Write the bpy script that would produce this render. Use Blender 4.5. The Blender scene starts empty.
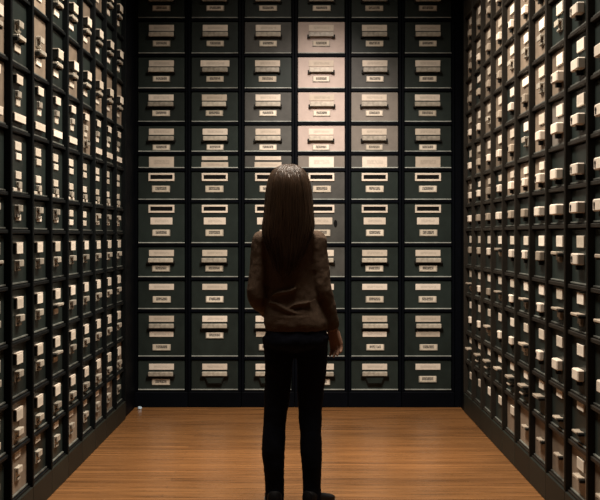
import bpy, bmesh, math, random
from mathutils import Vector, Matrix
random.seed(11)
S = bpy.context.scene
COL = S.collection
PI = math.pi

# ------------------------------------------------------------------ camera numbers
F = 1120.0            # focal length in pixels of the 600 px wide frame
EYE = 1.30
VX, VY = 303.0, 236.0
YB = 8.49             # front plane of the back cabinets
WL, WR = 1.26, 1.19   # front planes of the left / right cabinets
KB = F / YB           # pixels per metre on the back wall

# ------------------------------------------------------------------ materials
def new_mat(name):
    m = bpy.data.materials.new(name); m.use_nodes = True
    nt = m.node_tree
    return m, nt, nt.nodes['Principled BSDF']

def N(nt, typ, **kw):
    n = nt.nodes.new(typ)
    for k, v in kw.items():
        if k in n.inputs: n.inputs[k].default_value = v
        else: setattr(n, k, v)
    return n

def metal_paint(name, col, rough=0.45, spec=0.5, var=0.35, scale=9.0, bump=0.05):
    m, nt, b = new_mat(name)
    tc = N(nt, 'ShaderNodeTexCoord')
    no = N(nt, 'ShaderNodeTexNoise', Scale=scale, Detail=6.0, Roughness=0.65)
    nt.links.new(tc.outputs['Object'], no.inputs['Vector'])
    oi = N(nt, 'ShaderNodeObjectInfo')
    ad = N(nt, 'ShaderNodeMath', operation='MULTIPLY_ADD'); ad.inputs[1].default_value = 0.35; ad.inputs[2].default_value = -0.17
    nt.links.new(oi.outputs['Random'], ad.inputs[0])
    a2 = N(nt, 'ShaderNodeMath', operation='ADD')
    nt.links.new(no.outputs['Fac'], a2.inputs[0]); nt.links.new(ad.outputs[0], a2.inputs[1])
    cr = N(nt, 'ShaderNodeValToRGB')
    cr.color_ramp.elements[0].position = 0.25; cr.color_ramp.elements[1].position = 0.8
    cr.color_ramp.elements[0].color = tuple(c * (1 - var) for c in col) + (1,)
    cr.color_ramp.elements[1].color = tuple(min(1, c * (1 + var)) for c in col) + (1,)
    nt.links.new(a2.outputs[0], cr.inputs['Fac'])
    nt.links.new(cr.outputs['Color'], b.inputs['Base Color'])
    b.inputs['Roughness'].default_value = rough
    b.inputs['Specular IOR Level'].default_value = spec
    if bump:
        n2 = N(nt, 'ShaderNodeTexNoise', Scale=160.0, Detail=3.0)
        nt.links.new(tc.outputs['Object'], n2.inputs['Vector'])
        bp = N(nt, 'ShaderNodeBump', Strength=bump, Distance=0.002)
        nt.links.new(n2.outputs['Fac'], bp.inputs['Height'])
        nt.links.new(bp.outputs['Normal'], b.inputs['Normal'])
    return m

def card_mat(name, col, ink, field):
    """paper card: faint ageing, and an inked block with broken lines of illegible writing"""
    m, nt, b = new_mat(name)
    tc = N(nt, 'ShaderNodeTexCoord')
    oi = N(nt, 'ShaderNodeObjectInfo')
    sep = N(nt, 'ShaderNodeSeparateXYZ'); nt.links.new(tc.outputs['Generated'], sep.inputs[0])
    def rng(sock, lo, hi):
        a = N(nt, 'ShaderNodeMath', operation='GREATER_THAN'); a.inputs[1].default_value = lo
        c = N(nt, 'ShaderNodeMath', operation='LESS_THAN'); c.inputs[1].default_value = hi
        nt.links.new(sock, a.inputs[0]); nt.links.new(sock, c.inputs[0])
        p = N(nt, 'ShaderNodeMath', operation='MULTIPLY')
        nt.links.new(a.outputs[0], p.inputs[0]); nt.links.new(c.outputs[0], p.inputs[1])
        return p.outputs[0]
    mx = rng(sep.outputs[0], field[0], field[1]); mz = rng(sep.outputs[2], field[2], field[3])
    mm = N(nt, 'ShaderNodeMath', operation='MULTIPLY'); nt.links.new(mx, mm.inputs[0]); nt.links.new(mz, mm.inputs[1])
    mp = N(nt, 'ShaderNodeMapping'); mp.inputs['Scale'].default_value = (16, 1, 5)
    nt.links.new(tc.outputs['Generated'], mp.inputs['Vector'])
    off = N(nt, 'ShaderNodeMath', operation='MULTIPLY'); off.inputs[1].default_value = 50
    nt.links.new(oi.outputs['Random'], off.inputs[0])
    no = N(nt, 'ShaderNodeTexNoise', noise_dimensions='4D', Scale=1.0, Detail=2.0)
    nt.links.new(mp.outputs[0], no.inputs['Vector']); nt.links.new(off.outputs[0], no.inputs['W'])
    gt = N(nt, 'ShaderNodeMapRange'); gt.inputs[1].default_value = 0.28; gt.inputs[2].default_value = 0.52
    nt.links.new(no.outputs['Fac'], gt.inputs[0])
    tm = N(nt, 'ShaderNodeMath', operation='MULTIPLY'); nt.links.new(mm.outputs[0], tm.inputs[0]); nt.links.new(gt.outputs[0], tm.inputs[1])
    tk = N(nt, 'ShaderNodeMath', operation='MULTIPLY'); tk.inputs[1].default_value = ink; nt.links.new(tm.outputs[0], tk.inputs[0])
    cr = N(nt, 'ShaderNodeValToRGB')
    cr.color_ramp.elements[0].color = (col[0]*.62, col[1]*.60, col[2]*.56, 1)
    cr.color_ramp.elements[1].color = (col[0], col[1], col[2], 1)
    nt.links.new(oi.outputs['Random'], cr.inputs['Fac'])
    n3 = N(nt, 'ShaderNodeTexNoise', Scale=35.0, Detail=4.0); nt.links.new(tc.outputs['Object'], n3.inputs['Vector'])
    mr = N(nt, 'ShaderNodeMapRange'); mr.inputs[3].default_value = 0.82; mr.inputs[4].default_value = 1.12
    nt.links.new(n3.outputs['Fac'], mr.inputs[0])
    mu = N(nt, 'ShaderNodeMix', data_type='RGBA', blend_type='MULTIPLY'); mu.inputs[0].default_value = 1
    nt.links.new(cr.outputs['Color'], mu.inputs[6]); nt.links.new(mr.outputs[0], mu.inputs[7])
    mi = N(nt, 'ShaderNodeMix', data_type='RGBA'); nt.links.new(tk.outputs[0], mi.inputs[0])
    nt.links.new(mu.outputs[2], mi.inputs[6]); mi.inputs[7].default_value = (0.03, 0.028, 0.025, 1)
    nt.links.new(mi.outputs[2], b.inputs['Base Color'])
    b.inputs['Roughness'].default_value = 0.75
    return m

M = {}
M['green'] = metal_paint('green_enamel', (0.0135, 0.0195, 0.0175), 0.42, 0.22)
M['grey'] = metal_paint('grey_enamel_and_spill', (0.052, 0.052, 0.048), 0.5, 0.3)  # own grey, and lamp spill painted on fronts beside the beige column
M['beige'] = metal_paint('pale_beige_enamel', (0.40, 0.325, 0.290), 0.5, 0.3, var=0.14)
M['taupe'] = metal_paint('taupe_enamel_and_spill', (0.17, 0.15, 0.13), 0.5, 0.3, var=0.2)  # own taupe, and painted lamp spill right of the beige column
M['brown'] = metal_paint('brown_enamel_and_lamplight', (0.18, 0.140, 0.104), 0.5, 0.3, var=0.5, scale=6)  # own brown, and warm lamp light painted on upper right fronts
M['frame'] = metal_paint('blue_black_frame', (0.0009, 0.0014, 0.0028), 0.55, 0.05, var=0.4)
M['post'] = metal_paint('dark_olive_frame', (0.0032, 0.0042, 0.0048), 0.5, 0.10, var=0.4)
M['plinth'] = metal_paint('plinth_paint', (0.010, 0.0115, 0.0085), 0.55, 0.2, var=0.3)
M['edge'] = metal_paint('worn_lit_edge', (0.30, 0.32, 0.30), 0.35, 0.5, var=0.4)  # worn steel made paler to paint in the lit lip line
M['dull_edge'] = metal_paint('dull_lit_edge', (0.09, 0.095, 0.085), 0.4, 0.4, var=0.7)  # weaker painted lip light for the side walls
M['post_lit'] = metal_paint('lit_brown_frame', (0.014, 0.0115, 0.0085), 0.5, 0.2, var=0.5)  # right wall frame, lamp light put into its brown
M['cream'] = metal_paint('cream_enamel', (0.66, 0.575, 0.485), 0.5, var=0.22)
M['tan'] = metal_paint('dimmed_tan_enamel', (0.30, 0.25, 0.195), 0.5, var=0.4)  # darker than cream, dim light put into the colour
M['brass'] = metal_paint('tarnished_pull', (0.36, 0.325, 0.27), 0.36, 0.6, var=0.5, scale=30)
M['dark'] = metal_paint('dark_holder', (0.010, 0.010, 0.009), 0.5, 0.15, var=0.3)
M['black'] = metal_paint('black_slot', (0.004, 0.004, 0.004), 0.8, 0.1, bump=0)
M['card'] = card_mat('plain_card', (0.70, 0.615, 0.53), 0.22, (0.2, 0.82, 0.3, 0.7))
M['label'] = card_mat('typed_card', (0.74, 0.665, 0.565), 0.85, (0.16, 0.84, 0.22, 0.80))
M['side_card'] = card_mat('side_card', (0.80, 0.72, 0.62), 0.14, (0.15, 0.85, 0.25, 0.8))

# floor boards running across the aisle
def floor_mat():
    m, nt, b = new_mat('floor_boards')
    tc = N(nt, 'ShaderNodeTexCoord')
    br = N(nt, 'ShaderNodeTexBrick', Scale=1.0)
    br.inputs['Mortar Size'].default_value = 0.0018; br.inputs['Brick Width'].default_value = 1.9; br.inputs['Row Height'].default_value = 0.062
    br.inputs['Mortar Smooth'].default_value = 0.4; br.inputs['Bias'].default_value = 0.0
    br.offset = 0.37; br.offset_frequency = 3
    br.inputs['Color1'].default_value = (0.205, 0.093, 0.032, 1); br.inputs['Color2'].default_value = (0.145, 0.064, 0.022, 1)
    br.inputs['Mortar'].default_value = (0.07, 0.035, 0.016, 1)
    nt.links.new(tc.outputs['Object'], br.inputs['Vector'])
    mp = N(nt, 'ShaderNodeMapping'); mp.inputs['Scale'].default_value = (1.3, 26, 1)
    nt.links.new(tc.outputs['Object'], mp.inputs['Vector'])
    no = N(nt, 'ShaderNodeTexNoise', Scale=1.6, Detail=7.0, Roughness=0.62); nt.links.new(mp.outputs[0], no.inputs['Vector'])
    mr = N(nt, 'ShaderNodeMapRange'); mr.inputs[1].default_value = .3; mr.inputs[2].default_value = .72; mr.inputs[3].default_value = .52; mr.inputs[4].default_value = 1.35
    nt.links.new(no.outputs['Fac'], mr.inputs[0])
    mu = N(nt, 'ShaderNodeMix', data_type='RGBA', blend_type='MULTIPLY'); mu.inputs[0].default_value = 1
    nt.links.new(br.outputs['Color'], mu.inputs[6]); nt.links.new(mr.outputs[0], mu.inputs[7])
    nt.links.new(mu.outputs[2], b.inputs['Base Color'])
    r2 = N(nt, 'ShaderNodeMapRange'); r2.inputs[3].default_value = .20; r2.inputs[4].default_value = .36
    nt.links.new(no.outputs['Fac'], r2.inputs[0]); nt.links.new(r2.outputs[0], b.inputs['Roughness'])
    bp = N(nt, 'ShaderNodeBump', Strength=0.15, Distance=0.002); nt.links.new(no.outputs['Fac'], bp.inputs['Height'])
    nt.links.new(bp.outputs['Normal'], b.inputs['Normal'])
    return m
M['floor'] = floor_mat()
M['wall'] = metal_paint('dark_wall_paint', (0.02, 0.02, 0.021), 0.8, 0.2, bump=0)
M['ceil'] = metal_paint('dark_ceiling_paint', (0.03, 0.028, 0.026), 0.8, 0.2, bump=0)

# ------------------------------------------------------------------ mesh helpers
class MB:
    def __init__(self): self.bm = bmesh.new(); self.mats = []
    def mi(self, m):
        if m not in self.mats: self.mats.append(m)
        return self.mats.index(m)
    def box(self, x0, x1, y0, y1, z0, z1, m, bevel=0.0):
        mtx = Matrix.Translation(((x0+x1)/2, (y0+y1)/2, (z0+z1)/2)) @ Matrix.Diagonal((x1-x0, y1-y0, z1-z0, 1))
        r = bmesh.ops.create_cube(self.bm, size=1, matrix=mtx)
        vs = r['verts']; fs = set(f for v in vs for f in v.link_faces)
        i = self.mi(m)
        for f in fs: f.material_index = i
        if bevel:
            es = list(set(e for v in vs for e in v.link_edges))
            rb = bmesh.ops.bevel(self.bm, geom=es, offset=bevel, segments=1, affect='EDGES', profile=0.5)
            for f in rb['faces']: f.material_index = i
        return self
    def prism(self, pts, y0, y1, m):
        """outline in x,z pushed from y0 to y1"""
        a = [self.bm.verts.new((x, y0, z)) for x, z in pts]; b = [self.bm.verts.new((x, y1, z)) for x, z in pts]
        n = len(pts); i = self.mi(m); fs = [self.bm.faces.new(a[::-1]), self.bm.faces.new(b)]
        for k in range(n): fs.append(self.bm.faces.new((a[k], a[(k+1) % n], b[(k+1) % n], b[k])))
        for f in fs: f.material_index = i
        return self
    def mesh(self, name):
        bmesh.ops.recalc_face_normals(self.bm, faces=self.bm.faces)
        me = bpy.data.meshes.new(name); self.bm.to_mesh(me); self.bm.free()
        for m in self.mats: me.materials.append(m)
        return me

def link(name, me, parent=None, loc=(0, 0, 0)):
    o = bpy.data.objects.new(name, me); COL.objects.link(o); o.location = loc
    if parent is not None: o.parent = parent
    return o

def tag(o, label, cat, group=None):
    o['label'] = label; o['category'] = cat
    if group: o['group'] = group
    return o

def structure(name, mb):
    o = link(name, mb.mesh(name)); o['kind'] = 'structure'; return o

# ------------------------------------------------------------------ fittings (each mesh built once, local origin on the drawer face, -y outward)
CACHE = {}
def cached(key, fn):
    if key not in CACHE: CACHE[key] = fn()
    return CACHE[key]

def q(v): return round(v, 3)
def m_card(w, h, mat, d=0.004):
    return cached(('card', q(w), q(h), mat, d), lambda: MB().box(-w/2, w/2, -d, 0.001, -h/2, h/2, M[mat], 0.0012).mesh('label_card'))
def m_holder(w, h):
    def f():
        mb = MB(); t = 0.006
        mb.box(-w/2-t, w/2+t, -.007, .001, -h/2-t, -h/2, M['brass'], .001)
        mb.box(-w/2-t, -w/2, -.007, .001, -h/2, h/2, M['brass'], .001)
        mb.box(w/2, w/2+t, -.007, .001, -h/2, h/2, M['brass'], .001)
        return mb.mesh('card_holder')
    return cached(('holder', q(w), q(h)), f)
def m_handle(w, h, mat='brass', p=0.032):
    def f():
        mb = MB()
        mb.box(-w/2, w/2, -p, -p+.010, -h/2, h/2, M[mat], .003)
        for s in (-1, 1): mb.box(s*w*.43-.010, s*w*.43+.010, -p+.008, .001, -h*.42, h*.42, M[mat], .002)
        mb.box(-w/2+.006, w/2-.006, -p+.004, -.004, h/2-.006, h/2-.001, M[mat])
        for s in (-1, 1): mb.box(s*w*.5-.011, s*w*.5+.011, -p*.8, .001, -h/2-.008, -h*.05, M['dark'], .002)
        return mb.mesh('handle')
    return cached(('handle', q(w), q(h), mat, p), f)
def m_slot(w, h):
    def f():
        mb = MB(); t = h*.24
        mb.box(-w/2, w/2, -.008, .001, h/2-t, h/2, M['cream'], .0015)
        mb.box(-w/2, w/2, -.008, .001, -h/2, -h/2+t, M['cream'], .0015)
        mb.box(-w/2, -w/2+t, -.008, .001, -h/2+t, h/2-t, M['cream'], .0015)
        mb.box(w/2-t, w/2, -.008, .001, -h/2+t, h/2-t, M['cream'], .0015)
        mb.box(-w/2+t, w/2-t, -.002, .001, -h/2+t, h/2-t, M['black'])
        return mb.mesh('slot_frame')
    return cached(('slot', q(w), q(h)), f)
def m_cup(w, h):
    def f():
        mb = MB()
        mb.prism([(-w/2, h/2), (w/2, h/2), (w*.36, -h/2), (-w*.36, -h/2)], -.022, .001, M['dark'])
        mb.prism([(-w*.44, h*.34), (w*.44, h*.34), (w*.33, -h*.36), (-w*.33, -h*.36)], -.026, -.021, M['green'])
        return mb.mesh('cup_pull')
    return cached(('cup', q(w), q(h)), f)
def m_pullbox(w, h, p, mat='cream'):
    def f():
        mb = MB()
        mb.box(-w/2, w/2, -p, .001, -h/2, h/2, M[mat], .005)
        mb.box(-.012, .012, -p*.75, .001, -h/2-.022, -h/2+.001, M['dark'], .002)
        return mb.mesh('box_pull')
    return cached(('pullbox', q(w), q(h), p, mat), f)
def m_keyhole():
    def f():
        mb = MB()
        bmesh.ops.create_cone(mb.bm, cap_ends=True, segments=14, radius1=.009, radius2=.009, depth=.004, matrix=Matrix.Rotation(PI/2, 4, 'X'))
        mb.mats = [M['black']]
        mb.box(-.0045, .0045, -.002, .002, -.02, -.004, M['black'])
        return mb.mesh('keyhole')
    return cached(('key',), f)
def m_lock(r):
    def f():
        mb = MB(); bmesh.ops.create_cone(mb.bm, cap_ends=True, segments=18, radius1=r, radius2=r*.85, depth=.010, matrix=Matrix.Diagonal((.75, 1, 1.6, 1)) @ Matrix.Rotation(PI/2, 4, 'X'))
        mb.mats = [M['black']]; return mb.mesh('lock')
    return cached(('lock', r), f)
def m_hood(w, h, p):
    """dark tray standing off the drawer with a top lip coloured as if lit; its card is a piece of its own"""
    def f():
        mb = MB()
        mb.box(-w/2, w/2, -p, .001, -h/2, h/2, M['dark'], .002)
        mb.box(-w/2-.004, w/2+.004, -p-.003, .001, h/2, h/2+.005, M['cream'])  # cream strip paints in light falling on the lip
        return mb.mesh('card_tray')
    return cached(('hood', q(w), q(h), p), f)
def m_bracket(w, h, p):
    """C shaped pull: back plate, a top tongue and a bottom tongue"""
    def f():
        mb = MB()
        mb.box(-w/2, w/2, -.006, .001, -h/2, h/2, M['brass'], .0015)
        mb.box(-w/2, w/2, -p, -.005, h/2-.014, h/2, M['brass'], .003)
        mb.box(-w*.34, w*.34, -p*.62, -.005, -h/2, -h/2+.013, M['brass'], .003)
        mb.box(-w/2, w/2, -p, -p+.006, h/2-.030, h/2, M['brass'], .002)
        return mb.mesh('bracket_pull')
    return cached(('bracket', q(w), q(h), p), f)
def m_drawer(w, h, mat, depth=0.34, lip='edge'):
    def f():
        mb = MB(); c = M[mat]
        mb.box(-w/2, w/2, 0, .020, -h/2, h/2, c, .004)                       # front panel
        mb.box(-w/2+.002, w/2-.002, -.008, .001, -h/2, -h/2+.007, M[lip], .001)  # bottom lip: worn steel, with the light it catches painted in
        d = depth
        mb.box(-w/2+.012, -w/2+.016, .018, d, -h/2+.012, h/2-.03, c); mb.box(w/2-.016, w/2-.012, .018, d, -h/2+.012, h/2-.03, c)
        mb.box(-w/2+.012, w/2-.012, .018, d, -h/2+.010, -h/2+.014, c); mb.box(-w/2+.012, w/2-.012, d-.004, d, -h/2+.012, h/2-.03, c)
        return mb.mesh('drawer')
    return cached(('drawer', q(w), q(h), mat, lip), f)

def cabinet(loc, rz, width, zs, rail, post, recess, frame_mat, plinth_mat, label, group, drawer_fn, top=3.26):
    """one column: carcass, plinth and drawers; zs are the rail heights from top to bottom"""
    t = bpy.data.objects.new('filing_cabinet', None); COL.objects.link(t)
    t.location = loc; t.rotation_euler = (0, 0, rz); t.empty_display_size = .1
    tag(t, label, 'filing cabinet', group)
    def fr():
        mb = MB(); c = M[frame_mat]; D = .42; w = width
        z0 = zs[-1]
        mb.box(-w/2, -w/2+post, 0, D, z0, top, c, .003); mb.box(w/2-post, w/2, 0, D, z0, top, c, .003)
        mb.box(-w/2+post, w/2-post, D-.01, D, z0, top, c)
        mb.box(-w/2+post, w/2-post, recess*.25, D-.01, zs[0]-rail/2, top, c)
        for z in zs[1:-1]: mb.box(-w/2+post, w/2-post, recess*.4, D-.012, z-rail/2, z+rail/2, c, .002)
        mb.box(-w/2+post, w/2-post, recess*.4, D-.012, z0, z0+rail*.5, c)
        return mb.mesh('carcass')
    link('carcass', cached(('carc', q(width), tuple(q(z) for z in zs), frame_mat, rail, post, recess), fr), t)
    link('plinth', cached(('pl', q(width), q(zs[-1]), plinth_mat), lambda: MB().box(-width/2, width/2, .001, .42, 0, zs[-1]-.0005, M[plinth_mat], .003).mesh('plinth')), t)
    g = .004
    for i in range(len(zs)-1):
        zt, zb = zs[i]-rail/2-g, zs[i+1]+rail/2+g
        mat, items = drawer_fn(i, zt, zb)
        zc = (zt+zb)/2
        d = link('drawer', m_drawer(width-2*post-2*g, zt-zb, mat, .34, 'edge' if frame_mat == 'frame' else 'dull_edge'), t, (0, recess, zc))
        if mat in ('beige', 'brown', 'taupe', 'grey'):
            d['label'] = {'beige': 'pale beige drawer front', 'brown': 'brownish drawer front', 'taupe': 'grey-beige drawer front', 'grey': 'dull grey drawer front'}[mat]
        for name, me, x, z, *dy in items:
            o = link(name, me, d, (x, dy[0] if dy else 0, z-zc))
    return t

# ------------------------------------------------------------------ back wall: six columns of twelve drawers
yb = [-15.5, 19.5, 55, 90, 123.5, 153.4, 169.8, 201.5, 245, 279, 311, 358.5, 392]
Zb = lambda y: EYE - (y - VY) / KB
zsb = [Zb(y) for y in yb]
xb = [134.5 + 53.4*i for i in range(7)]

def back_fn(col):
    def fn(row, zt, zb):
        it = []
        def card(y0, y1, w, mat='card', dx=0.0, holder=False):
            W, Hh = w/KB, (y1-y0)/KB
            if holder: it.append(('card_holder', m_holder(W-.012, Hh-.010), dx, Zb((y0+y1)/2)))
            it.append(('label_card', m_card(W-.012 if holder else W, Hh-.010 if holder else Hh, mat), dx, Zb((y0+y1)/2)))
        def handle(y0, y1, w=25, dx=0.0): it.append(('handle', m_handle(w/KB, (y1-y0)/KB), dx, Zb((y0+y1)/2)))
        def slot(y0, y1, w=26): it.append(('slot_frame', m_slot(w/KB, (y1-y0)/KB), 0, Zb((y0+y1)/2)))
        j = random.uniform(-.004, .004)
        if row == 0: card(-10.5, -4.5, 25); handle(-3, 1.5); card(4.5, 10.5, 18, 'label', j, True)
        elif row in (1, 2, 3, 4):
            y = (24.5, 60, 94.3, 128.5)[row-1]
            wide = 29 if (col, row) == (1, 2) else 25
            card(y, y+6.2, wide, dx=j); handle(y+7.6, y+12.2, random.choice((24, 25, 25.5)), j*1.5); card(y+15.3, y+21.5, 17.5, 'label', j, True)
        elif row == 5:
            if col in (1, 2): card(156.2, 160, 26); card(162, 167.5, 27)
            else: card(156.6, 167.4, 25)
        elif row == 6: slot(173, 181); card(185, 192, 18, 'label', j, True)
        elif row == 7:
            slot(204.8, 212.8); card(217.5, 224.5, 22); card(229, 236, 18, 'label', j, True)
            if col == 3: it.append(('lock', m_lock(.019), (335.6-VX)/KB - cx(col), Zb(223.5)))
        elif row == 8: card(250, 256.2, 25); handle(258, 262.5, dx=j); card(265, 271.5, 18, 'label', j, True)
        elif row == 9: card(284, 290, 25); card(295.7, 302.5, 18, 'label', j, True)
        elif row == 10:
            card(316, 322, 25); handle(323.7, 328.2, dx=j)
            if col in (1, 3): card(332, 338.5, 18, 'label', j, True)
            else: card(331.7, 337, 24); card(343.8, 350.4, 18, 'label', j, True)
        else:
            card(364, 370, 25)
            if col in (1, 4, 2): handle(371.6, 376, 25); it.append(('cup_pull', m_cup(.145, .055), 0, Zb(380.3)))
            elif col == 5: card(375.6, 382.5, 18, 'label', j, True)
            else: handle(371.8, 376.2, dx=j); card(378.6, 385, 18, 'label', j, True)
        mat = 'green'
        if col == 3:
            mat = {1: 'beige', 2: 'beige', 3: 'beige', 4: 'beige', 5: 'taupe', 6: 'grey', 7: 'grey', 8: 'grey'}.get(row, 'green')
        elif col == 2: mat = {2: 'green', 1: 'grey', 3: 'grey', 4: 'grey', 5: 'grey'}.get(row, 'green')  # greyer fronts paint in the spot's spill left of the beige column
        elif col == 4: mat = {3: 'taupe', 4: 'taupe', 5: 'grey', 2: 'grey'}.get(row, 'green')  # taupe and grey paint in the spot's spill on this side
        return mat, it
    return fn
def cx(c): return ((xb[c]+xb[c+1])/2 - VX)/KB
back_labels = [
    'dark green drawer column on the back wall, against the left corner',
    'dark green drawer column on the back wall, second from the left corner',
    'drawer column on the back wall behind the person\'s left shoulder, greyish upper drawers',
    'drawer column on the back wall with pale beige drawers, behind the person\'s right side',
    'drawer column on the back wall just right of the pale beige drawers',
    'dark green drawer column on the back wall, against the right corner']
for c in range(6):
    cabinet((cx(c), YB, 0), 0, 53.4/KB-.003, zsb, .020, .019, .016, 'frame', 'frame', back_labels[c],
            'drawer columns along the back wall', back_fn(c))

# ------------------------------------------------------------------ left wall
PL, YL = 0.390, 7.97
rl = [-1.36, -1.11, -.858, -.605, -.372, -.145, -.015, .181, .378, .582, .755, .93]
zl = lambda r: EYE - r*WL
ordinal = ['first', 'second', 'third', 'fourth', 'fifth', 'sixth', 'seventh', 'eighth', 'ninth']
def left_fn(col):
    rnd = random.Random(100+col)
    def fn(row, zt, zb):
        it = []; r0 = rl[row]
        def tray(r, w=.118, h=.046, p=.026, dx=0.0):
            z = zl(r); it.append(('card_tray', m_hood(w, h, p), dx, z)); it.append(('label_card', m_card(w-.006, h-.002, 'side_card'), dx, z, -p))
        def card(r, w=.115, h=.040, dx=0.0): it.append(('label_card', m_card(w, h, 'side_card', .006), dx, zl(r)))
        def brk(r, w=.10, h=.055, p=.036, dx=0.0): it.append(('bracket_pull', m_bracket(w*.78, h*.92, p*.72), dx, zl(r)))
        def han(r, w=.15, h=.022, p=.036, dx=0.0): it.append(('handle', m_handle(w*.8, h*.85, 'brass', p*.8), dx, zl(r)))
        j = rnd.uniform(-.012, .012)
        if row <= 2:
            tray(r0+.112, .115, .044, .03, j) if rnd.random() < .8 else brk(r0+.112, dx=j)
            han(r0+.152, .15, .026, dx=j+.01); card(r0+.187, .105, .036, dx=j+.008)
        elif row == 3:
            tray(-.555, .11, .036, .014, j); brk(-.505, .085, .036, .02, j+.01); card(-.478, .07, .03, j+.015)
            if rnd.random() < .75: tray(-.418, .20, .032, .014, 0)
            else: brk(-.43, .1, .05, dx=j)
        elif row == 4:
            card(-.322, .105, .038, j); card(-.285, .09, .03, j+.012); card(-.218, .095, .034, j+.006)
            brk(-.186, .075, .024, .02, j+.006); card(-.163, .15, .020, 0)
        elif row == 5:
            if rnd.random() < .8: brk(-.088, .10, .062, .03, j); card(-.066, .085, .026, j+.02)
            else: card(-.10, .09, .035, j); card(-.06, .09, .03, j)
        elif row in (6, 7, 8):
            tray(r0+.060, .112, .048, .013, j*.4)
            if rnd.random() < .75: brk(r0+.120, .10, .054, .036, j)
            else: han(r0+.102, .15, .018, .04, j); card(r0+.130, .09, .028, j)
        elif row == 9:
            tray(r0+.055, .115, .050, .013, j*.4); brk(r0+.122, .11, .052, .036, j)
        else:
            card(r0+.024, .10, .034, j); brk(r0+.092, .10, .066, .026, j)
        mat = 'green'
        if row <= 3 and rnd.random() < .32: mat = 'brown'
        if row >= 9 and rnd.random() < .25: mat = 'brown'
        return mat, it
    return fn
for c in range(9):
    far = 'nearest the back wall' if c == 0 else ('the one cut by the photo edge' if c == 8 else ordinal[c] + ' out from the back wall')
    cabinet((-WL, YL - PL*(c+.5), 0), PI/2, PL-.002, [zl(r) for r in rl], .016, .011, .030, 'post', 'plinth',
            'dark drawer column on the left wall, ' + far, 'drawer columns along the left wall', left_fn(c))

# ------------------------------------------------------------------ right wall
PR, YR = 0.400, 8.30
rr = [-1.36, -1.16, -.96, -.757, -.555, -.35, -.185, -.037, .19, .365, .60, .78, .975]
zr = lambda r: EYE - r*WR
def right_fn(col):
    rnd = random.Random(300+col); wf = 1 if col >= 7 else (.85 if col == 6 else .68); dull = (.6, .6, .5, .4, .35, .25, .15, 0, 0, 0)[col]  # dull: share of tan pulls, painting in the dimness of far columns
    def fn(row, zt, zb):
        it = []; r0 = rr[row]
        def card(r, w=.125, h=.052, dx=0.0): w *= (.88 if col < 6 else 1); it.append(('label_card', m_card(w, h*(.92 if col < 6 else 1), 'side_card', .008), dx, zr(r)))
        def pull(r, w=.125, h=.050, p=.036, dx=0.0):
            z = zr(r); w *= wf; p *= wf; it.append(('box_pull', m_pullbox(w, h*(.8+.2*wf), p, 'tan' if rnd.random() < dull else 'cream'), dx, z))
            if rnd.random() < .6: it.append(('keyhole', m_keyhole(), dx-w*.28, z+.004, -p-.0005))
        def han(r, w=.16, h=.020, p=.045, dx=0.0): it.append(('handle', m_handle(w*.72, h*.8, 'tan', p*.75), dx, zr(r)))
        def brk(r, w=.11, h=.052, p=.036, dx=0.0): it.append(('bracket_pull', m_bracket(w*.75, h, p*.7), dx, zr(r)))
        j = rnd.uniform(-.012, .012)
        if row <= 4:
            if rnd.random() < .88: card(r0+.055, dx=j*.5)
            else: card(r0+.05, .2, .045)
            pull(r0+.128, dx=j) if rnd.random() < .85 else brk(r0+.125, dx=j)
        elif row == 5:
            if col < 7: card(r0+.050, .11, .04, j)
            pull(r0+.104, dx=j)
        elif row == 6: pull(r0+.080, .13, .05, .04)
        elif row == 7:
            card(r0+.058, dx=0)
            if rnd.random() < .7: pull(r0+.122, .115, .05, .034, j)
            else: han(r0+.105, dx=j); brk(r0+.125, .1, .04, .02, j)
        elif row == 8:
            card(r0+.040, .115, .05)
            if rnd.random() < .5: pull(r0+.115, .11, .048, .03, j)
            else: han(r0+.098, .16, .016, .05, j); brk(r0+.125, .08, .04, .02, j)
        elif row == 9:
            card(r0+.055, .115, .05)
            if rnd.random() < .6: pull(r0+.145, .11, .05, .03, j)
            else: han(r0+.13, .16, .02, .05, j); brk(r0+.16, .1, .05, .03, j)
        elif row == 10:
            if col < 7:
                card(r0+.035, .11, .045); han(r0+.085, .15, .020, .055, j)
            else: card(r0+.022, .115, .045)
            if col % 3: han(r0+.120, .11, .014, .045, j)
        else:
            if col > 7: card(r0+.060, .12, .05); han(r0+.105, .14, .02, .04, j)
            elif col < 5: card(r0+.07, .11, .052)
            else: han(r0+.09, .12, .016, .035, j)
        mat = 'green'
        if row <= 5 and col < 7: mat = 'brown' if rnd.random() < .85 else 'green'  # brown here is warm lamp light painted on the upper fronts
        elif row <= 5: mat = 'brown' if rnd.random() < (.6 if col == 7 else .12) else 'green'  # same painted lamp light, thinning out on the near columns
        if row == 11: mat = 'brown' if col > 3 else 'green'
        if (col, row) == (7, 4): mat = 'taupe'
        return mat, it
    return fn
for c in range(10):
    far = 'nearest the back wall' if c == 0 else ('the one cut by the photo edge' if c == 9 else ordinal[c] + ' out from the back wall')
    cabinet((WR, YR - PR*(c+.5), 0), -PI/2, PR-.002, [zr(r) for r in rr], .018, .011, .030, 'post_lit', 'plinth',
            'drawer column with cream pulls on the right wall, ' + far, 'drawer columns along the right wall', right_fn(c))

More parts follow.
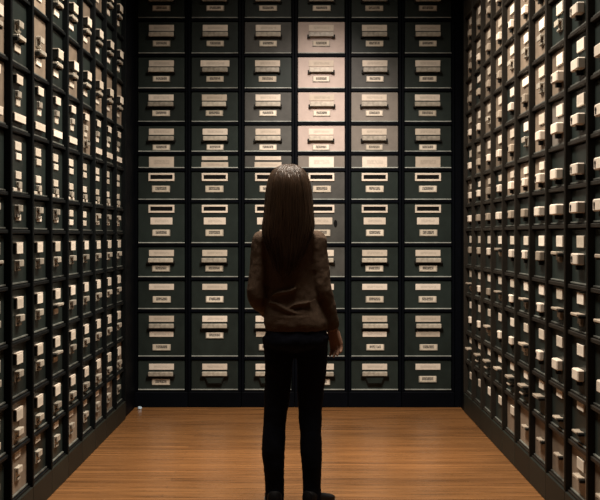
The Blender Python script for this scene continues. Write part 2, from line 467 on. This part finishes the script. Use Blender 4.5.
# ------------------------------------------------------------------ room shell
structure('floor', MB().box(-1.9, 1.9, -3, 9.2, -.05, 0, M['floor']))
structure('ceiling', MB().box(-1.9, 1.9, -3, 9.2, 4.2, 4.25, M['ceil']))
structure('wall_left', MB().box(-1.9, -1.70, -3, 9.2, 0, 4.2, M['wall']))
structure('wall_right', MB().box(1.63, 1.9, -3, 9.2, 0, 4.2, M['wall']))
structure('wall_back', MB().box(-1.70, 1.63, 8.93, 9.2, 0, 4.2, M['wall']))
structure('trim_1', MB().box(-1.69, -WL-.012, YL+.004, YB-.004, 0, 3.26, M['frame'], .003))
structure('trim_2', MB().box(WR+.006, 1.62, YR+.004, YB-.004, 0, 3.26, M['frame'], .003))
xr_end = (xb[6]-VX)/KB + .001
structure('trim_3', MB().box(xr_end, 1.62, YB+.004, 8.92, 0, 3.26, M['frame'], .003))

# scrap on the floor in the left back corner
def scrap():
    bm = bmesh.new(); bmesh.ops.create_icosphere(bm, subdivisions=2, radius=.017)
    r = random.Random(5)
    for v in bm.verts: v.co *= r.uniform(.7, 1.15); v.co.z = max(v.co.z*.8, -.010)
    me = bpy.data.meshes.new('paper_scrap'); bm.to_mesh(me); bm.free()
    me.materials.append(metal_paint('pale_blue_paper', (.45, .58, .70), .8, .2, bump=0)); return me
sc = link('paper_scrap', scrap(), None, (-1.225, 8.40, .0102))
tag(sc, 'tiny crumpled pale blue scrap on the floor in the left back corner', 'scrap')

# ------------------------------------------------------------------ the person
def loft(bm, rings, n=28, caps=True, power=2.0):
    """rings: (cx, cy, cz, rx, ry) in horizontal planes"""
    prev = None; first = None
    for cx_, cy_, cz_, rx, ry in rings:
        vs = []
        for k in range(n):
            a = 2*PI*k/n; c, s = math.cos(a), math.sin(a)
            vs.append(bm.verts.new((cx_ + rx*math.copysign(abs(c)**(2/power), c), cy_ + ry*math.copysign(abs(s)**(2/power), s), cz_)))
        if prev:
            for k in range(n): bm.faces.new((prev[k], prev[(k+1) % n], vs[(k+1) % n], vs[k]))
        else: first = vs
        prev = vs
    if caps: bm.faces.new(first[::-1]); bm.faces.new(prev)

def tube(bm, pts, rad, n=14):
    pts = [Vector(p) for p in pts]; prev = None
    up = None
    for i, p in enumerate(pts):
        d = (pts[min(i+1, len(pts)-1)] - pts[max(i-1, 0)]).normalized()
        if up is None:
            up = Vector((0, 1, 0)) if abs(d.y) < .8 else Vector((1, 0, 0))
        u = (up - d*up.dot(d)).normalized(); v = d.cross(u); up = u
        r = rad[i] if isinstance(rad[i], tuple) else (rad[i], rad[i])
        vs = [bm.verts.new(p + u*math.cos(2*PI*k/n)*r[0] + v*math.sin(2*PI*k/n)*r[1]) for k in range(n)]
        if prev:
            for k in range(n): bm.faces.new((prev[k], prev[(k+1) % n], vs[(k+1) % n], vs[k]))
        else: bm.faces.new(vs[::-1])
        prev = vs
    bm.faces.new(prev)

def ball(bm, c, r):
    bmesh.ops.create_uvsphere(bm, u_segments=16, v_segments=12, radius=1, matrix=Matrix.Translation(c) @ Matrix.Diagonal((r[0], r[1], r[2], 1)))

def spline(pts, k=5):
    """Catmull-Rom through tuples of any length"""
    out = []; n = len(pts)
    for i in range(n-1):
        p0, p1, p2, p3 = pts[max(i-1, 0)], pts[i], pts[i+1], pts[min(i+2, n-1)]
        for s in range(k):
            t = s/k
            out.append(tuple(.5*(2*b+(c-a)*t+(2*a-5*b+4*c-d)*t*t+(3*b-a-3*c+d)*t**3) for a, b, c, d in zip(p0, p1, p2, p3)))
    out.append(tuple(pts[-1])); return out

def done(bm, name, mat, parent, voxel=None, smooth=0, disp=None):
    bmesh.ops.recalc_face_normals(bm, faces=bm.faces)
    for v in bm.verts: v.co.z += DZ
    me = bpy.data.meshes.new(name); bm.to_mesh(me); bm.free(); me.materials.append(mat)
    for p in me.polygons: p.use_smooth = True
    o = link(name, me, parent)
    if voxel:
        m = o.modifiers.new('union', 'REMESH'); m.mode = 'VOXEL'; m.voxel_size = voxel; m.use_smooth_shade = True
    if smooth:
        m = o.modifiers.new('soft', 'SMOOTH'); m.iterations = smooth; m.factor = .5
    if disp:
        tx = bpy.data.textures.new(name+'_folds', 'CLOUDS'); tx.noise_scale = disp[1]; tx.noise_depth = 2
        m = o.modifiers.new('folds', 'DISPLACE'); m.texture = tx; m.strength = disp[0]; m.mid_level = .5; m.texture_coords = 'LOCAL'
    return o

def fabric(name, col, scale, strength, rough=.9, var=.3, rib=None):
    m, nt, b = new_mat(name)
    tc = N(nt, 'ShaderNodeTexCoord')
    mp = N(nt, 'ShaderNodeMapping'); mp.inputs['Scale'].default_value = rib or (1, 1, 1)
    nt.links.new(tc.outputs['Object'], mp.inputs['Vector'])
    no = N(nt, 'ShaderNodeTexNoise', Scale=scale, Detail=4.0, Roughness=.7); nt.links.new(mp.outputs[0], no.inputs['Vector'])
    cr = N(nt, 'ShaderNodeValToRGB'); cr.color_ramp.elements[0].position = .3; cr.color_ramp.elements[1].position = .7
    cr.color_ramp.elements[0].color = tuple(c*(1-var) for c in col)+(1,); cr.color_ramp.elements[1].color = tuple(c*(1+var) for c in col)+(1,)
    nt.links.new(no.outputs['Fac'], cr.inputs['Fac']); nt.links.new(cr.outputs['Color'], b.inputs['Base Color'])
    bp = N(nt, 'ShaderNodeBump', Strength=strength, Distance=.004); nt.links.new(no.outputs['Fac'], bp.inputs['Height'])
    nt.links.new(bp.outputs['Normal'], b.inputs['Normal'])
    b.inputs['Roughness'].default_value = rough; b.inputs['Specular IOR Level'].default_value = .20 if 'hair' in name else .12
    return m
M['sweater'] = fabric('brown_knit', (.060, .039, .026), 110, .5, rib=(1, 1, 2.2))
M['jeans'] = fabric('navy_denim', (.0016, .0024, .0065), 220, .25)
M['skin'] = fabric('skin', (.25, .145, .10), 60, .05, .55, .08)
M['hair'] = fabric('dark_brown_hair', (.027, .0145, .0075), 90, .6, .42, .5, rib=(1, 1, .05))
M['shoe'] = fabric('black_shoe', (.010, .010, .011), 60, .1, .5)
M['sole'] = fabric('grey_sole', (.16, .15, .14), 60, .1, .8)

GX, GY, DZ = (292-VX)/208.6, 5.37, .043
P = bpy.data.objects.new('person', None); COL.objects.link(P); P.location = (GX, GY, 0); P.empty_display_size = .1; P.scale = (.968,)*3
tag(P, 'person with long dark hair seen from behind in brown sweater and dark jeans', 'person')

HZ = 1.652
HX = -.016
# arms (shoulder, elbow, wrist)
RS, RE, RW = Vector((.118, 0, 1.275)), Vector((.152, -.018, 1.035)), Vector((.204, .024, .835))
LS, LE, LW = Vector((-.146, 0, 1.275)), Vector((-.176, -.015, 1.000)), Vector((-.085, .135, .880))

def hand(bm, wrist, d, palm_n, thumb_dir, curl):
    """palm, four unequal bent fingers and a thumb leaving the side of the palm near its base"""
    d = d.normalized(); n = (palm_n - d*palm_n.dot(d)).normalized(); s = d.cross(n)
    if s.dot(thumb_dir) < 0: s = -s                                  # s points to the thumb side
    k0 = wrist + d*.078
    for t in (-.027, -.009, .009, .027):                             # four metacarpals make the palm
        tube(bm, [wrist - d*.015 + s*t*.45, wrist + d*.02 + s*t*.75, k0 + s*t*1.02], [.013, .0135, .0115], 10)
    for t, L in ((.0285, .066), (.0095, .074), (-.0095, .069), (-.0275, .053)):
        p = k0 + s*t - d*.006; dirv = (d + s*t*2.2).normalized(); a = 0; pts = [p]; 
        for seg, f in zip((.46, .31, .23), (.45, .9, .7)):
            a += curl*f
            v = dirv*math.cos(a) + n*math.sin(a)
            p = p + v*L*seg; pts.append(p)
        tube(bm, pts, [.0094, .0088, .0080, .0060], 10)
    b = wrist + d*.022 + s*.022
    t1 = b + (d*.55 + s*.72 + n*.30).normalized()*.040
    t2 = t1 + (d*.85 + s*.22 + n*.42).normalized()*.030
    t3 = t2 + (d*.93 - s*.05 + n*.40).normalized()*.022
    tube(bm, [b, t1, t2, t3], [.0145, .0110, .0095, .0068], 10)

def body():
    bm = bmesh.new()
    # head with a face looking along +y
    head = [(.010, -.004, -.212, .020, .024), (.0, .010, -.205, .034, .044), (0, .010, -.185, .050, .064), (0, .006, -.155, .062, .080), (0, 0, -.115, .070, .092),
            (0, -.004, -.075, .074, .097), (0, -.006, -.045, .071, .092), (0, -.006, -.022, .056, .072), (0, -.006, -.006, .026, .034)]
    loft(bm, [(HX+a, b, HZ-.012+c, r1, r2) for a, b, c, r1, r2 in head], 28)
    ball(bm, (HX, .104, HZ-.135), (.013, .020, .012)); tube(bm, [(HX, .092, HZ-.098), (HX, .104, HZ-.118), (HX, .112, HZ-.134)], [.008, .010, .011], 10)
    ball(bm, (HX, .082, HZ-.168), (.022, .010, .006)); ball(bm, (HX, .080, HZ-.176), (.019, .010, .007)); ball(bm, (HX, .070, HZ-.203), (.022, .020, .016))
    for s in (-1, 1):
        ball(bm, (HX+s*.031, .076, HZ-.106), (.017, .012, .010)); ball(bm, (HX+s*.032, .082, HZ-.092), (.020, .009, .005))
        ball(bm, (HX+s*.072, -.006, HZ-.118), (.010, .018, .031))
    # neck, trunk
    tube(bm, [(HX, -.012, HZ-.20), (HX*.8, -.018, HZ-.26), (-.013, -.012, 1.335)], [.050, .050, .062], 18)
    loft(bm, spline([(-.013, -.010, 1.352, .060, .050), (-.013, -.006, 1.322, .120, .066), (-.013, 0, 1.27, .138, .086), (-.008, .005, 1.16, .128, .094), (.002, .004, 1.02, .112, .080),
                     (.014, 0, .93, .132, .088), (.020, -.008, .84, .146, .096), (.020, -.008, .76, .140, .096)], 3), 28)
    for sh, el, wr in ((RS, RE, RW), (LS, LE, LW)):
        tube(bm, [sh, sh.lerp(el, .5), el, el.lerp(wr, .35), wr], [.040, .036, .031, .031, .021], 16)
        ball(bm, sh, (.042, .042, .042)); ball(bm, el, (.031, .031, .031))
    hand(bm, RW, Vector((.22, .06, -1)), Vector((-.55, -.80, 0)), Vector((-.8, .5, 0)), .50)
    hand(bm, LW, Vector((.75, .35, -.55)), Vector((.15, -.85, -.25)), Vector((.3, .2, 1)), .35)
    for pts, r in legs(): tube(bm, pts, [(a-.012, b-.012) for a, b in r], 18)
    for f in feet(): tube(bm, [f[0] + Vector((0, 0, .075)), f[0] + Vector((0, 0, .03)), f[0].lerp(f[1], .5) + Vector((0, 0, .032)), f[0].lerp(f[1], .92) + Vector((0, 0, .020))], [.028, .030, .028, .018], 12)
    return bm

def legs():
    L = [((-.062, -.004, .80), (.085, .074)), ((-.064, -.004, .715), (.075, .068)), ((-.070, .004, .60), (.066, .060)), ((-.075, .008, .50), (.064, .054)), ((-.088, .006, .37), (.056, .053)), ((-.092, -.010, .26), (.058, .053)), ((-.090, -.010, .17), (.054, .053)), ((-.086, -.008, .06), (.047, .044)), ((-.086, -.014, -.022), (.046, .052))]
    R = [((.095, -.010, .80), (.088, .078)), ((.099, -.006, .715), (.079, .070)), ((.097, .002, .60), (.070, .063)), ((.090, .008, .50), (.064, .056)), ((.091, .006, .37), (.056, .054)), ((.094, -.010, .26), (.055, .053)), ((.099, -.010, .17), (.050, .052)), ((.099, -.008, .06), (.045, .043)), ((.100, -.014, -.022), (.047, .052))]
    out = []
    for leg in (L, R):
        flat = spline([p + (r[1], r[0]) for p, r in leg], 4)
        out.append(([a[:3] for a in flat], [(a[3], a[4]) for a in flat]))
    return out
def feet():
    return [(Vector((-.086, -.030, -DZ)), Vector((-.100, .165, -DZ))), (Vector((.094, -.030, -DZ)), Vector((.185, .090, -DZ)))]

done(body(), 'body', M['skin'], P, .0036, 3)

# sweater
bm = bmesh.new()
loft(bm, spline([(-.013, -.006, 1.375, .052, .050), (-.013, -.006, 1.352, .075, .066), (-.013, -.004, 1.322, .128, .084), (-.013, 0, 1.285, .146, .098), (-.012, .002, 1.20, .130, .106), (-.006, .004, 1.09, .122, .106),
                 (.004, .002, .99, .134, .104), (.014, -.002, .915, .152, .110), (.019, -.006, .875, .160, .114), (.021, -.006, .850, .157, .112), (.021, -.006, .832, .152, .108)], 4), 40)
for sh, el, wr, fl in ((RS, RE, RW, 1), (LS, LE, LW, 1)):
    pts = spline([tuple(sh + Vector((0, 0, .012))), tuple(sh.lerp(el, .45)), tuple(el), tuple(el.lerp(wr, .5)), tuple(el.lerp(wr, .88)), tuple(el.lerp(wr, .99))], 4)
    rad = spline([(.054,), (.050,), (.045,), (.041,), (.036,), (.031,)], 4)
    tube(bm, pts, [r[0] for r in rad], 20); ball(bm, sh, (.054, .056, .052)); ball(bm, el, (.045, .045, .045))
# raised ridges of cloth bunching over the waist and at the elbows
for z, x0, x1, dz in ((.905, -.10, .13, .012), (.945, -.12, .06, -.03), (.975, -.02, .14, .028), (1.03, -.11, .05, .03), (.885, -.08, .15, -.010)):
    pts = []
    for k in range(11):
        t = k/10; x = x0+(x1-x0)*t; a = (x-.012)/.150
        pts.append((x, -.004-.108*math.sqrt(max(0.05, 1-a*a)), z+dz*(t-.5)*2 + .006*math.sin(7*t)))
    tube(bm, pts, [.001+.0065*math.sin(PI*k/10) for k in range(11)], 8)
done(bm, 'sweater', M['sweater'], P, .0055, 6, (.014, .07))

# jeans
bm = bmesh.new()
loft(bm, spline([(.020, -.006, .872, .140, .098), (.020, -.008, .83, .150, .104), (.020, -.012, .78, .158, .110), (.018, -.010, .755, .150, .100), (.017, -.006, .735, .105, .066), (.017, -.004, .725, .04, .03)], 4), 36)
for pts, r in legs(): tube(bm, pts, r, 22)
done(bm, 'jeans', M['jeans'], P, .006, 4, (.010, .06))
# hem rolls of the jeans and shoes
for i, (a, b) in enumerate(feet()):
    d = (b-a).normalized(); s = Vector((d.y, -d.x, 0))
    bm = bmesh.new(); L = (b-a).length + .055; o0 = a - d*.032
    n = 24
    prof = [(0, .030, .075), (.06, .036, .078), (.25, .037, .074), (.45, .039, .058), (.65, .043, .046), (.85, .040, .036), (.97, .026, .026), (1.0, .010, .02)]
    prev = None
    for t, w, h in spline(prof, 3):
        c = o0 + d*L*t; vs = []
        for k in range(n):
            an = 2*PI*k/n; z = math.sin(an)
            vs.append(bm.verts.new(c + s*w*math.copysign(abs(math.cos(an))**.7, math.cos(an)) + Vector((0, 0, max(.014, .014 + h*.5*(1+math.copysign(abs(z)**.8, z)))))))
        if prev:
            for k in range(n): bm.faces.new((prev[k], prev[(k+1) % n], vs[(k+1) % n], vs[k]))
        else: bm.faces.new(vs[::-1])
        prev = vs
    bm.faces.new(prev)
    sh = done(bm, 'shoe', M['shoe'], P)
    bm = bmesh.new(); vb, vt = [], []
    rim = [(t, w) for t, w, h in spline(prof, 3)]
    out = [(t, w+.003) for t, w in rim] + [(t, -w-.003) for t, w in rim[::-1]]
    for t, w in out:
        c = o0 + d*(L*t*1.015-.002) + s*w; vb.append(bm.verts.new((c.x, c.y, 0.0005-DZ))); vt.append(bm.verts.new((c.x, c.y, .018-DZ)))
    bm.faces.new(vb[::-1]); bm.faces.new(vt)
    for k in range(len(out)): bm.faces.new((vb[k], vb[(k+1) % len(out)], vt[(k+1) % len(out)], vt[k]))
    so = done(bm, 'sole', M['sole'], sh)
    for p in so.data.polygons: p.use_smooth = False
    bm = bmesh.new()
    for k in range(4):
        c = o0 + d*L*(.42+.09*k) + Vector((0, 0, .014 + .062 - .012*k*.9))
        tube(bm, [c - s*.024 + Vector((0, 0, -.006)), c + Vector((0, 0, .004)), c + s*.024 + Vector((0, 0, -.006))], [.0028]*3, 6)
    la = done(bm, 'laces', M['sole'], sh); la['label'] = 'pale laces'

# hair: a full mass plus strands lying on it
rings = [(-.014, -.010, 1.655, .012, .014), (-.014, -.010, 1.650, .034, .040), (-.016, -.012, 1.634, .063, .074), (-.017, -.014, 1.606, .086, .096), (-.016, -.018, 1.570, .099, .108), (-.016, -.024, 1.52, .108, .108),
         (-.016, -.036, 1.46, .113, .098), (-.016, -.050, 1.40, .117, .086), (-.018, -.062, 1.35, .122, .074), (-.022, -.078, 1.30, .115, .058), (-.022, -.092, 1.25, .095, .044), (-.024, -.100, 1.20, .074, .034),
         (-.026, -.104, 1.155, .056, .024), (-.034, -.106, 1.12, .030, .014), (-.040, -.106, 1.095, .010, .006)]
RG = spline(rings, 6)
def hair():
    bm = bmesh.new(); n = 96; prev = None; rn = random.Random(3)
    ph = [rn.uniform(0, 2*PI) for _ in range(6)]
    def grooves(a, t): return 1 + .020*math.sin(17*a+ph[0]+3*t) + .016*math.sin(29*a+ph[1]-4*t) + .012*math.sin(43*a+ph[2]+2*t)
    for i, (cx_, cy_, cz_, rx, ry) in enumerate(RG):
        t = i/len(RG); vs = []
        for k in range(n):
            a = 2*PI*k/n; g = grooves(a, t)
            y = cy_ + ry*g*math.sin(a)
            if math.sin(a) > 0 and cz_ < 1.62: y = min(y, cy_ + .045 + max(0, (cz_-1.56))*.8)      # open at the face
            vs.append(bm.verts.new((cx_ + rx*g*math.cos(a), y, cz_)))
        if prev:
            for k in range(n): bm.faces.new((prev[k], vs[k], vs[(k+1) % n], prev[(k+1) % n]))
        else: bm.faces.new(vs)
        prev = vs
    bm.faces.new(prev[::-1])
    for q_ in range(330):                                                # strands
        a = rn.uniform(PI*.98, PI*2.02); i0 = rn.randint(2, 20); i1 = min(len(RG)-1, i0 + rn.randint(30, 70)); pts = []
        w1 = rn.uniform(-.10, .10); off = rn.uniform(.998, 1.035); p2 = rn.uniform(0, 6)
        for i in range(i0, i1+1, 3):
            cx_, cy_, cz_, rx, ry = RG[i]; u = (i-i0)/(i1-i0+.01); aa = a + w1*u + .03*math.sin(p2+6*u)
            fl = off + (.05 if q_ % 9 == 0 else .012)*u
            pts.append((cx_ + rx*fl*math.cos(aa), cy_ + (ry*fl+.001)*math.sin(aa), cz_ - (.03*u if i1 == len(RG)-1 else 0)))
        if len(pts) > 3: tube(bm, pts, [.0008+.0022*math.sin(PI*min(1, .15+.85*k/(len(pts)-1))) for k in range(len(pts))], 5)
    return bm
done(hair(), 'hair', M['hair'], P)

# ------------------------------------------------------------------ light
def look(o, to): o.rotation_euler = (Vector(to) - o.location).to_track_quat('-Z', 'Y').to_euler()
def area(name, loc, to, sx, sy, w, col, spread=None):
    l = bpy.data.lights.new(name, 'AREA'); l.shape = 'RECTANGLE'; l.size = sx; l.size_y = sy; l.energy = w; l.color = col
    if spread: l.spread = math.radians(spread)
    o = bpy.data.objects.new(name, l); COL.objects.link(o); o.location = loc; look(o, to); return o
def spot(name, loc, to, w, deg, blend, col, rad=.05):
    l = bpy.data.lights.new(name, 'SPOT'); l.energy = w; l.spot_size = math.radians(deg); l.spot_blend = blend; l.color = col; l.shadow_soft_size = rad
    o = bpy.data.objects.new(name, l); COL.objects.link(o); o.location = loc; look(o, to); return o
WARM = (1.0, .88, .74)
area('ceiling_lamp', (0, 6.15, 4.1), (0, 6.15, 0), .5, 1.8, 150, WARM, 125)
area('ceiling_lamp', (0, 4.85, 4.1), (0, 4.85, 0), .5, .9, 50, WARM, 125)
spot('ceiling_spot', (.25, 5.9, 3.9), (.16, 8.49, 2.2), 300, 26, 1.0, (1, .84, .76))
spot('ceiling_spot', (.2, 5.6, 4.0), (.20, 8.49, 1.2), 330, 46, 1.0, (1, .88, .76))
spot('ceiling_spot', (-.6, 4.9, 3.9), (1.19, 6.1, 2.3), 200, 56, 1.0, (1, .84, .68))
spot('ceiling_spot', (.6, 4.9, 3.9), (-1.26, 5.5, 1.5), 110, 60, 1.0, (1, .88, .74))
spot('ceiling_spot', (-.25, 6.3, 4.0), (-.45, 6.5, 0), 330, 19, 1.0, (1, .78, .56))
spot('ceiling_spot', (.35, 6.3, 4.0), (.55, 6.6, 0), 420, 19, 1.0, (1, .78, .56))

w = bpy.data.worlds.new('dim_room'); S.world = w; w.use_nodes = True
w.node_tree.nodes['Background'].inputs[0].default_value = (.010, .013, .018, 1)
w.node_tree.nodes['Background'].inputs[1].default_value = .35

cam = bpy.data.cameras.new('camera'); co = bpy.data.objects.new('camera', cam); COL.objects.link(co)
co.location = (0, 0, EYE); co.rotation_euler = (PI/2, 0, 0)
cam.sensor_width = 36; cam.lens = F/600*36
cam.shift_x = -(VX-300)/600; cam.shift_y = -(250-VY)/600
cam.clip_end = 60
S.camera = co
vs = S.view_settings
S.display_settings.display_device = 'sRGB'
vs.view_transform = 'Standard'; vs.look = 'None'; vs.gamma = 1; vs.use_curve_mapping = False; vs.exposure = 0.0
